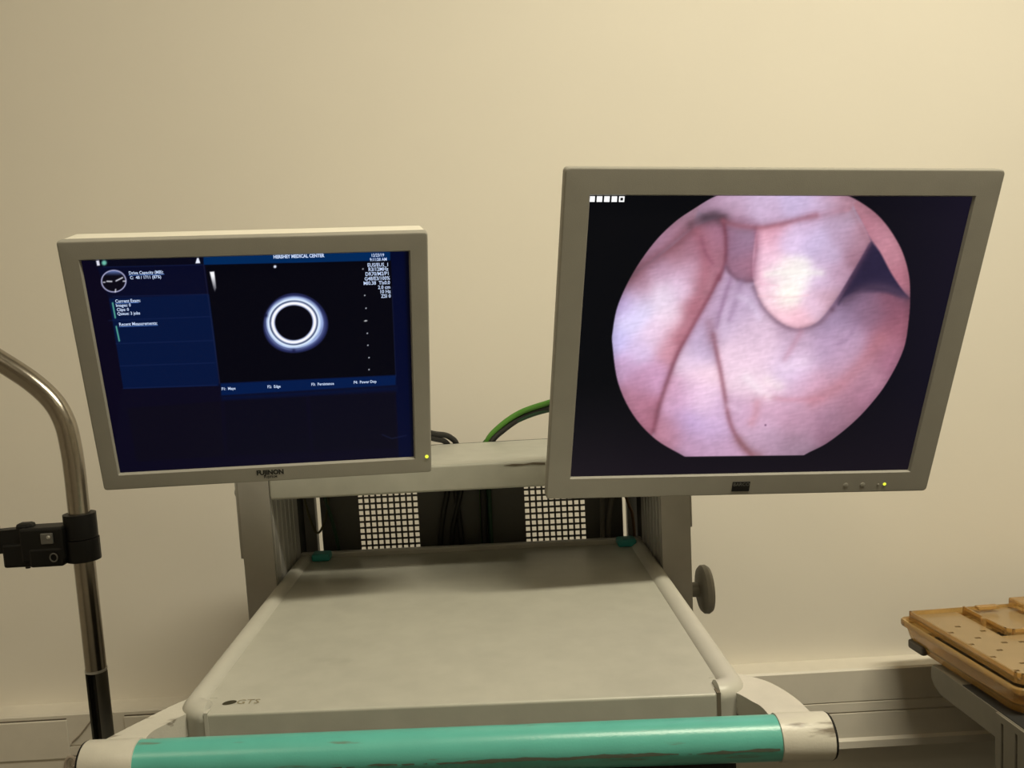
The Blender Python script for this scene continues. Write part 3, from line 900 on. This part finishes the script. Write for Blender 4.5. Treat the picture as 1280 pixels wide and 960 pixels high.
# right, larger monitor
mr = monitor('monitor', (0.3086, 0.8481, -0.0392), 3.13, 16.19, 3.05, 0.4270, 0.3450, 0.376, 0.2941,
             'larger tilted monitor showing a round pink camera picture of a hand', 0.004, 0.046, (0.003, 0.03), 0.0012)
INK = screen_mat('display')
scr = picture_mesh('screen', 0.376, 0.2941, 0.0008, HR, paint_right, mr, 0.0034, INK)
for k in range(5):
    x, z = to_loc(HR, 741.2 + k * 9.3, 246.9)
    a = 0.0026
    z = 0.1437
    bm = bmesh.new()
    if k < 4:
        box(bm, x - a, x + a, 0.0029, 0.0032, z - a, z + a)
    else:
        for q in ((x - a, x + a, z - a, z - a * 0.5), (x - a, x + a, z + a * 0.5, z + a), (x - a, x - a * 0.5, z - a * 0.5, z + a * 0.5), (x + a * 0.5, x + a, z - a * 0.5, z + a * 0.5)):
            box(bm, q[0], q[1], 0.0029, 0.0032, q[2], q[3])
    obj('status_square', bm, 'white_txt', scr)
bm = bmesh.new()
box(bm, -0.0098, 0.0098, -0.0006, 0.0005, -0.1672, -0.1556, 0.0004)
bd = obj('badge', bm, 'badge', mr)
text('badge_letters', 'BARCO', 0.0058, 'badge_text', bd, 0.0, -0.1605, -0.0008, 'CENTER', 0.0, 0.95)
bm = bmesh.new()
tube(bm, [(0.1626, 0.0004, -0.1622), (0.1626, -0.0006, -0.1622), (0.1626, -0.001, -0.1622)], [0.0017, 0.0017, 0.0010], 14)
obj('power_led', bm, 'led', mr)
for bx in (0.1185, 0.1375, 0.1555):
    bm = bmesh.new()
    rr_ = 0.0028 if bx < 0.15 else 0.0012
    tube(bm, [(bx, 0.0004, -0.1628), (bx, -0.0004, -0.1628), (bx, -0.0006, -0.1628)], [rr_, rr_, rr_ * 0.8], 18)
    obj('button', bm, 'bezel', mr, smooth=True)

# left, smaller monitor
ml = monitor('monitor', (-0.1997, 0.8290, -0.0309), 6.01, 17.67, 1.27, 0.3410, 0.2590, 0.304, 0.2218,
             'smaller tilted monitor with a dark blue ultrasound screen and a glowing white ring', 0.003, 0.046, (0.0, 0.004), 0.0014)
scl = picture_mesh('screen', 0.304, 0.2218, 0.0006, HL, paint_left, ml, 0.0034, INK)
def st(s, px, py, size, align='LEFT', sx=1.0, bold=0.00008, m='txt'):
    x, z = to_loc(HL, px, py)
    return text('screen_text', s, size, m, scl, x, z, 0.0031, align, bold, sx)
st('HERSHEY MEDICAL CENTER', 341.5, 324.0, 0.0046, 'LEFT', 0.83, 0.00018)
for s, px, py in (('12/23/19', 480.5, 321.4), ('9:11:28 AM', 484.0, 326.7)):
    st(s, px, py, 0.0042, 'RIGHT', 0.85)
for k, (s, px, py) in enumerate((('EUS/EUS_1', 486.3, 333.7), ('R3/12MHz', 485.6, 339.2), ('DR70/M2/P1', 487.0, 344.8), ('G48/E3/100%', 487.6, 350.6), ('MI0.38  TIs0.0', 487.8, 356.2),
                                 ('2.0 cm', 488.2, 361.8), ('10 Hz', 488.6, 367.3), ('ZSI 0', 488.8, 373.0))):
    st(s, px, py, 0.0050, 'RIGHT', 0.90)
st('Drive Capacity (MB):', 160.2, 344.2, 0.0043, 'LEFT', 0.86)
st('C:  48 / 1711 (87%)', 161.6, 350.0, 0.0042, 'LEFT', 0.86)
st('Current Exam:', 143.2, 379.6, 0.0045, 'LEFT', 0.86)
st('Images: 0', 144.0, 384.8, 0.0043, 'LEFT', 0.86)
st('Clips: 0', 145.2, 390.2, 0.0043, 'LEFT', 0.86)
st('Queue: 3 jobs', 145.8, 395.2, 0.0043, 'LEFT', 0.86)
st('Recent Measurements:', 148.0, 408.6, 0.0045, 'LEFT', 0.86)
for s, px, py in (('F1:  Maps', 276.5, 489.2), ('F2:  Edge', 334, 486.6), ('F3:  Persistence', 389, 483.6), ('F4:  Power Dop', 442, 481.0)):
    st(s, px, py, 0.0042, 'LEFT', 0.86)
for (xa, ya), (xb, yb) in (((143.2, 380.4), (172.5, 379.4)), ((148, 409.6), (196.5, 407.8)), ((160, 345.2), (204.5, 343.5))):
    x0, z0 = to_loc(HL, xa, ya); x1, z1 = to_loc(HL, xb, yb)
    bm = bmesh.new()
    box(bm, x0, x1, 0.0029, 0.0031, z0 - 0.0002, z0 + 0.0002)
    obj('underline', bm, 'blue_txt', scl)
text('maker_letters', 'FUJINON', 0.0074, 'text_black', ml, 0.0, -0.1206, -0.0003, 'CENTER', 0.0004, 0.94)
text('maker_letters', 'FUJIFILM', 0.0036, 'text_black', ml, 0.0, -0.1246, -0.0003, 'CENTER', 0.0001, 1.05)
bm = bmesh.new()
tube(bm, [(0.1655, 0.0008, -0.1098), (0.1655, -0.0006, -0.1098), (0.1655, -0.0011, -0.1098)], [0.0019, 0.0019, 0.0011], 14)
obj('power_led', bm, 'led', ml)

# mounts that carry the monitors on the cross beam (behind the housings)
def mount(root, xb, zb_local):
    """neck from the back of the housing down to the beam top; built in world space, parented with inverse"""
    bpy.context.view_layer.update()
    Mw = root.matrix_world
    back = Mw @ Vector((0, 0.058, zb_local))
    cb = Matrix.Translation((0, 1.0, 0)) @ Matrix.Rotation(CART_YAW, 4, 'Z')
    foot = cb @ Vector((xb, 0.075, ZBT))
    inv = Mw.inverted()
    bm = bmesh.new()
    pts = spline([foot, foot + Vector((0, 0, 0.05)), Vector((foot.x * 0.5 + back.x * 0.5, foot.y - 0.005, back.z)), back], 6)
    tube(bm, [inv @ p for p in pts], 0.014, 16)
    obj('mount_arm', bm, 'rail', root, smooth=True)
    bm = bmesh.new()
    tube(bm, [inv @ foot, inv @ (foot + Vector((0, 0, 0.008)))], 0.03, 24)
    obj('mount_foot', bm, 'rail', root, smooth=True)
mount(mr, 0.195, 0.0)
mount(ml, -0.17, 0.0)

# ------------------------------------------------------------------ cables
cb = Matrix.Translation((0, 1.0, 0)) @ Matrix.Rotation(CART_YAW, 4, 'Z')
def cable(name, pts, r, m, label, group=None):
    bm = bmesh.new()
    tube(bm, [cb @ Vector((p[0], p[1], H + p[2])) for p in spline(pts, 7)], r, 10)
    return tag(obj(name, bm, m, smooth=True), label, 'cable', group)
YC = 0.186
cable('cable', [(-0.10, 0.05, -0.115), (-0.075, 0.13, -0.138), (-0.050, 0.165, -0.152), (-0.028, 0.182, -0.160), (-0.018, 0.187, -0.180), (-0.034, 0.187, -0.235), (-0.050, 0.187, -0.310), (-0.056, 0.188, -0.42)], 0.0042, 'blackcable',
      'black cable leaving the smaller monitor, upper one of the pair over the beam')
cable('cable', [(-0.10, 0.06, -0.125), (-0.075, 0.135, -0.146), (-0.050, 0.165, -0.159), (-0.034, 0.180, -0.167), (-0.028, 0.190, -0.185), (-0.024, 0.192, -0.240), (-0.020, 0.192, -0.310), (-0.018, 0.192, -0.42)], 0.0040, 'blackcable',
      'black cable leaving the smaller monitor, lower one of the pair over the beam')
cable('cable', [(-0.006, 0.188, -0.175), (-0.012, 0.189, -0.225), (-0.024, 0.189, -0.270), (-0.033, 0.189, -0.310), (-0.04, 0.189, -0.42)], 0.0038, 'blackcable',
      'black cable crossing to the left in front of the dark rear panel')
cable('cable', [(0.20, 0.06, -0.092), (0.15, 0.13, -0.106), (0.112, 0.165, -0.118), (0.075, 0.182, -0.131), (0.045, 0.187, -0.150), (0.025, 0.190, -0.172), (0.016, 0.199, -0.21), (0.013, 0.200, -0.31), (0.013, 0.200, -0.42)], 0.0040, 'greencable',
      'bright green cable arching from the larger monitor over the beam')
cable('cable', [(0.20, 0.06, -0.101), (0.15, 0.13, -0.115), (0.112, 0.168, -0.1255), (0.080, 0.184, -0.137), (0.052, 0.188, -0.154), (0.031, 0.186, -0.173), (0.018, 0.185, -0.21), (0.014, 0.185, -0.31), (0.014, 0.185, -0.42)], 0.0044, 'blackcable',
      'black cable arching from the larger monitor just under the green one')
cable('cable', [(0.21, 0.07, -0.108), (0.15, 0.14, -0.120), (0.105, 0.172, -0.130), (0.070, 0.186, -0.143), (0.042, 0.190, -0.160), (0.020, 0.196, -0.178), (0.024, 0.193, -0.21), (0.0235, 0.193, -0.31), (0.0235, 0.193, -0.42)], 0.0036, 'dkgreencable',
      'dark green cable running down the rear panel beside the bright green one')
cable('cable', [(-0.218, 0.186, -0.19), (-0.216, 0.186, -0.235), (-0.206, 0.187, -0.280), (-0.200, 0.188, -0.330), (-0.198, 0.188, -0.42)], 0.0028, 'dkgreencable',
      'thin dark green cable slanting beside the left slit of the rear panel')
cable('cable', [(-0.248, 0.184, -0.20), (-0.243, 0.184, -0.250), (-0.232, 0.185, -0.290), (-0.221, 0.185, -0.283), (-0.212, 0.186, -0.255), (-0.206, 0.187, -0.20)], 0.0017, 'olive',
      'thin olive cable hanging in a loop across the left slit')
for k, (xa, xb) in enumerate(((0.188, 0.186), (0.205, 0.194))):
    cable('cable', [(xa, 0.190, -0.19), (xa, 0.190, -0.24), (xb, 0.190, -0.31), (xb, 0.190, -0.42)], 0.0036, 'greycable',
          ('straight grey cable beside the right perforated field', 'slanting grey cable nearer the right post')[k], 'grey cables on the rear panel')
cable('cable', [(0.205, 0.186, -0.215), (0.215, 0.185, -0.245), (0.224, 0.184, -0.272), (0.230, 0.184, -0.30), (0.231, 0.184, -0.40)], 0.0022, 'browncable',
      'thin brown cable crossing the right slit beside the right post')

# ------------------------------------------------------------------ steel pole with clamp
PX_, PY_ = -0.4855, 1.02
pole = empty('steel_pole_stand', (PX_, PY_, 0), label='bent brushed steel pole standing left of the cart', cat='pole stand')
inv = Vector((PX_, PY_, 0))
def wp(px, py):
    return wpt(px, py, PY_) - inv
bm = bmesh.new()
zl = H - 0.410
bend = [wp(-95, 395), wp(-45, 424), wp(0, 451), wp(39, 476.5), wp(66, 501.5), wp(81, 528), wp(88.5, 558)]
path = [Vector((0, 0, zl)), Vector((0, 0, H - 0.30)), Vector((0, 0, H - 0.20)), Vector((0, 0, H - 0.155))] + [Vector((p.x, 0, p.z)) for p in bend[::-1]]
tube(bm, spline(path, 10), 0.0128, 28)
obj('pole', bm, 'steel', pole, smooth=True)
# slotted lower sleeve, open towards the left front
def arc_wall(bm, r0, r1, a0, a1, z0, z1, n=28):
    lo, li, uo, ui = [], [], [], []
    for k in range(n + 1):
        a = RAD(a0 + (a1 - a0) * k / n)
        c, s = math.cos(a), math.sin(a)
        lo.append(bm.verts.new((r1 * c, r1 * s, z0))); li.append(bm.verts.new((r0 * c, r0 * s, z0)))
        uo.append(bm.verts.new((r1 * c, r1 * s, z1))); ui.append(bm.verts.new((r0 * c, r0 * s, z1)))
    for k in range(n):
        for q in ((lo[k], lo[k + 1], uo[k + 1], uo[k]), (li[k + 1], li[k], ui[k], ui[k + 1]), (lo[k + 1], lo[k], li[k], li[k + 1]), (uo[k], uo[k + 1], ui[k + 1], ui[k])):
            bm.faces.new(q)
    bm.faces.new((lo[0], uo[0], ui[0], li[0])); bm.faces.new((lo[n], li[n], ui[n], uo[n]))
bm = bmesh.new()
arc_wall(bm, 0.0112, 0.0132, -72, 218, 0.05, zl)
obj('slotted_sleeve', bm, 'darksteel', pole, smooth=True)
bm = bmesh.new()
tube(bm, [(0, 0, 0.04), (0, 0, zl - 0.001)], 0.0060, 16)
obj('inner_rod', bm, 'black', pole, smooth=True)
bm = bmesh.new()
arc_wall(bm, 0.0118, 0.0136, 0, 359.9, zl - 0.0015, zl + 0.0015)
obj('sleeve_collar', bm, 'silver', pole, smooth=True)
bm = bmesh.new()
tube(bm, [(0, 0, 0.0), (0, 0, 0.012), (0, 0, 0.03), (0, 0, 0.05)], [0.165, 0.165, 0.05, 0.02], 36)
obj('foot_plate', bm, 'darksteel', pole, smooth=True)

clamp = empty('pole_clamp', (PX_, PY_, H - 0.237), label='black plastic clamp gripping the steel pole with an arm to the left', cat='clamp')
bm = bmesh.new()
arc_wall(bm, 0.0128, 0.0195, 0, 359.9, -0.0005, 0.030)
arc_wall(bm, 0.0128, 0.0205, 0, 359.9, -0.029, -0.0015)
obj('collar', bm, 'black', clamp, smooth=True)
bm = bmesh.new()
box(bm, -0.066, -0.012, -0.024, 0.006, -0.024, 0.019, 0.003)
box(bm, -0.056, -0.014, -0.025, 0.004, -0.030, -0.006, 0.003)
obj('clamp_body', bm, 'black', clamp)
bm = bmesh.new()
box(bm, -0.091, -0.045, -0.020, 0.002, -0.030, 0.000, 0.003)
box(bm, -0.074, -0.054, -0.016, 0.0, 0.008, 0.024, 0.004)
obj('clamp_jaw', bm, 'black', clamp)
bm = bmesh.new()
prism(bm, [(-0.30, -0.020), (-0.048, -0.010), (-0.048, 0.019), (-0.30, 0.008)], 1, -0.017, -0.001)
bevel_all(bm, 0.003, 2, 40)
obj('clamp_arm', bm, 'black', clamp, smooth=True)
bm = bmesh.new()
tube(bm, [(-0.103, -0.008, 0.008), (-0.103, -0.008, 0.0215)], 0.006, 14)
obj('arm_pin', bm, 'black', clamp, smooth=True)
bm = bmesh.new()
tube(bm, [(-0.066, -0.010, -0.024), (-0.066, -0.010, -0.0335)], 0.003, 12)
obj('clamp_peg', bm, 'black', clamp, smooth=True)
bm = bmesh.new()
box(bm, -0.0385, -0.0235, -0.0262, -0.023, -0.001, 0.0125, 0.001)
sb = obj('square_button', bm, 'rail', clamp)
bm = bmesh.new()
tube(bm, [(-0.0285, -0.026, 0.0075), (-0.0285, -0.0272, 0.0075)], [0.0028, 0.0015], 12)
obj('button_pin', bm, 'silver', sb, smooth=True)
bm = bmesh.new()
tube(bm, [(-0.0245 + 0.0045 * math.cos(a), -0.0262, -0.018 + 0.005 * math.sin(a)) for a in [2 * math.pi * k / 20 for k in range(21)]], 0.0009, 8, False)
obj('screw_ring', bm, 'rail', clamp, smooth=True)

# ------------------------------------------------------------------ trolley and instrument tray on the right
K = 1.13                        # the tray stands close to the wall
trol = empty('side_trolley', (0.615 * K, 0.70 * K, 0), label='grey side trolley with vent slots, carrying the amber tray', cat='trolley')
ox, oy = 0.615 * K, 0.70 * K
ZL = H - 0.4965 * K
YA, YB_, YC_ = 0.43 * K - oy, 0.948 * K - oy, 1.088 * K - oy
bm = bmesh.new()
prism(bm, [(YA, ZL - 0.038), (YC_ - 0.025, ZL - 0.038), (YC_ - 0.009, ZL - 0.031), (YC_, ZL - 0.020), (YC_, ZL - 0.006), (YC_ - 0.005, ZL), (YA, ZL)], 0, 0.0, 0.56)
obj('top_slab', bm, 'trolley', trol)
bm = bmesh.new()
box(bm, 0.002, 0.55, YA + 0.002, 1.02 * K - oy, ZL, ZL + 0.0012)
obj('black_shade_sheet', bm, 'rubber_and_shade', trol)  # black sheet added to darken the shaded band below the tub
# side panel with real vent slots
ys = [YA]
sl_y = []
y = 0.9355 * K - oy
while y > YA + 0.02:
    sl_y.append(y)
    y -= 0.0247 * K
for y in sorted(sl_y):
    ys += [y - 0.0026, y + 0.0026]
ys.append(YB_)
zs2 = [0.12, H - 0.86 * K, H - 0.5055 * K, ZL - 0.0005]
hs = set(round(y - 0.0026, 5) for y in sl_y)
bm = bmesh.new()
holes_sheet(bm, ys, zs2, lambda i, j: j == 1 and round(ys[i], 5) in hs, lambda a, z, t: (-0.003 + t, a, z), 0.003)
obj('vented_panel', bm, 'trolley', trol)
bm = bmesh.new()
box(bm, 0.006, 0.56, YA, YB_ - 0.002, 0.12, ZL - 0.039)
obj('trolley_body', bm, 'black', trol)
for xa in (0.05, 0.50):
    for ya in (YA + 0.05, YB_ - 0.06):
        bm = bmesh.new()
        tube(bm, [(xa - 0.012, ya, 0.06), (xa + 0.012, ya, 0.06)], 0.06, 24)
        box(bm, xa - 0.02, xa + 0.02, ya - 0.02, ya + 0.02, 0.10, 0.125)
        obj('caster', bm, 'rubber_and_shade', trol, smooth=True)

# tray: local origin at the rear left corner of the tub's rim, x to the right, y to the back
tray = empty('instrument_tray', (0.609 * K, 1.164 * K, ZL + 0.0013), (0, 0, RAD(2.6)), label='amber see-through instrument tray with slotted lid on the side trolley', cat='tray')
TW, TD = 0.46, 0.245
cxm, cym = TW / 2, -TD / 2
tray.scale = (K, K, K)
ZR = 0.0365                    # rim height above the trolley top
def tl(w, d, r, z):
    return [(cxm + p[0], cym + p[1], z) for p in rrect(w, d, r, 5)]
bm = bmesh.new()
loft(bm, [tl(TW - 0.034, TD - 0.034, 0.02, 0.0105), tl(TW - 0.024, TD - 0.024, 0.022, 0.0008), tl(TW - 0.014, TD - 0.014, 0.02, 0.012), tl(TW - 0.008, TD - 0.008, 0.016, ZR - 0.008), tl(TW - 0.001, TD - 0.001, 0.012, ZR - 0.007), tl(TW, TD, 0.012, ZR - 0.005), tl(TW, TD, 0.012, ZR),
          tl(TW - 0.003, TD - 0.003, 0.011, ZR + 0.0015), tl(TW - 0.010, TD - 0.010, 0.011, ZR + 0.0005), tl(TW - 0.014, TD - 0.014, 0.011, ZR - 0.006), tl(TW - 0.022, TD - 0.022, 0.018, 0.014), tl(TW - 0.034, TD - 0.034, 0.02, 0.0115)], True, True)
obj('tub', bm, 'amber', tray, smooth=True, wn=True)
bm = bmesh.new()
box(bm, 0.03, TW - 0.03, -TD + 0.03, -0.03, 0.013, 0.017, 0.002)
obj('slot_shade_sheet', bm, 'grey_and_shade', tray)  # dark sheet added inside so the lid slots look deep and shaded
bm = bmesh.new()
box(bm, 0.003, 0.012, -0.055, -0.020, 0.0, 0.013, 0.003)
obj('foot', bm, 'grey_and_shade', tray)
# lid plate with slots; an L-shaped floor and a raised box at the rear right
LZ = ZR + 0.0062
ft = 0.0018
colx = (0.024, 0.0455, 0.067)
bm = bmesh.new()
edges = [0.0125, 0.0347, 0.0562, 0.0780]
first = (-0.085, -0.067, -0.087)
for c in range(3):
    xs = [edges[c], colx[c] - 0.0038, colx[c] + 0.0038, edges[c + 1]]
    yy = [first[c] - 0.0412 * k for k in range(4 if c == 0 else 4)]
    yy = [v for v in yy if v > -TD + 0.022]
    g = [-TD + 0.016]
    for v in sorted(yy):
        g += [v - 0.0023, v + 0.0023]
    g.append(-0.015)
    hset = set(round(v - 0.0023, 5) for v in yy)
    holes_sheet(bm, xs, g, lambda i, j: i == 1 and round(g[j], 5) in hset, lambda x, y, t: (x, y, LZ + t), ft)
# the rest of the lid floor, to the right, in front of the raised box
c = 3
xr = [0.0780]
hx2 = []
x = 0.089
while x < TW - 0.03:
    xr += [x - 0.0038, x + 0.0038]
    hx2.append(round(x - 0.0038, 5))
    x += 0.0215
xr.append(TW - 0.0125)
g2 = [-TD + 0.016]
hy2 = []
for v in (-0.212, -0.171, -0.130):
    g2 += [v - 0.0023, v + 0.0023]
    hy2.append(round(v - 0.0023, 5))
g2.append(-0.108)
holes_sheet(bm, xr, g2, lambda i, j: round(xr[i], 5) in hx2 and round(g2[j], 5) in hy2, lambda x, y, t: (x, y, LZ + t), ft)
lid = obj('lid', bm, 'amber_pale', tray)
def wall_strip(pts, z0, z1, th):
    bm = bmesh.new()
    for (xa, ya), (xb, yb) in zip(pts[:-1], pts[1:]):
        d = Vector((xb - xa, yb - ya)).normalized()
        n = Vector((-d.y, d.x)) * th / 2
        e = d * th / 2
        a = Vector((xa, ya)) - e
        b = Vector((xb, yb)) + e
        v = [(a + n), (b + n), (b - n), (a - n)]
        lo = [bm.verts.new((q.x, q.y, z0)) for q in v]
        hi = [bm.verts.new((q.x, q.y, z1)) for q in v]
        for k in range(4):
            bm.faces.new([lo[k], lo[(k + 1) % 4], hi[(k + 1) % 4], hi[k]])
        bm.faces.new(lo[::-1]); bm.faces.new(hi)
    return bm
loop_pts = [(0.0115, -0.014), (0.0115, -TD + 0.021), (0.0165, -TD + 0.015), (TW - 0.0115, -TD + 0.015), (TW - 0.0115, -0.014), (0.0115, -0.014)]
obj('lid_rim', wall_strip(loop_pts, ZR + 0.001, LZ + 0.0075, 0.0026), 'amber', lid)
obj('lid_rim', wall_strip([(0.0885, -0.016), (0.0885, -0.100), (0.0950, -0.107), (TW - 0.013, -0.107)], LZ, LZ + 0.0095, 0.0026), 'amber', lid)
bm = bmesh.new()
box(bm, 0.0905, TW - 0.014, -0.104, -0.016, LZ + 0.001, LZ + 0.004, 0.001)
obj('raised_box', bm, 'amber_pale', lid)
bm = bmesh.new()
tube(bm, [(0.0815, -0.067, LZ), (0.0815, -0.067, LZ + 0.011), (0.0815, -0.067, LZ + 0.012)], [0.0038, 0.0034, 0.0024], 16)
obj('latch_post', bm, 'amber', lid, smooth=True)
bm = bmesh.new()
box(bm, 0.098, 0.128, -0.034, -0.024, LZ + 0.009, LZ + 0.0135, 0.001)
obj('latch', bm, 'amber', lid)
bm = bmesh.new()
box(bm, 0.150, 0.180, -0.050, -0.020, LZ + 0.008, LZ + 0.020, 0.002)
obj('hinge_block', bm, 'amber', lid)
bm = bmesh.new()
box(bm, 0.053, 0.083, -0.165, -0.118, 0.018, 0.026, 0.003)
obj('tool', bm, 'tool_steel', tray)
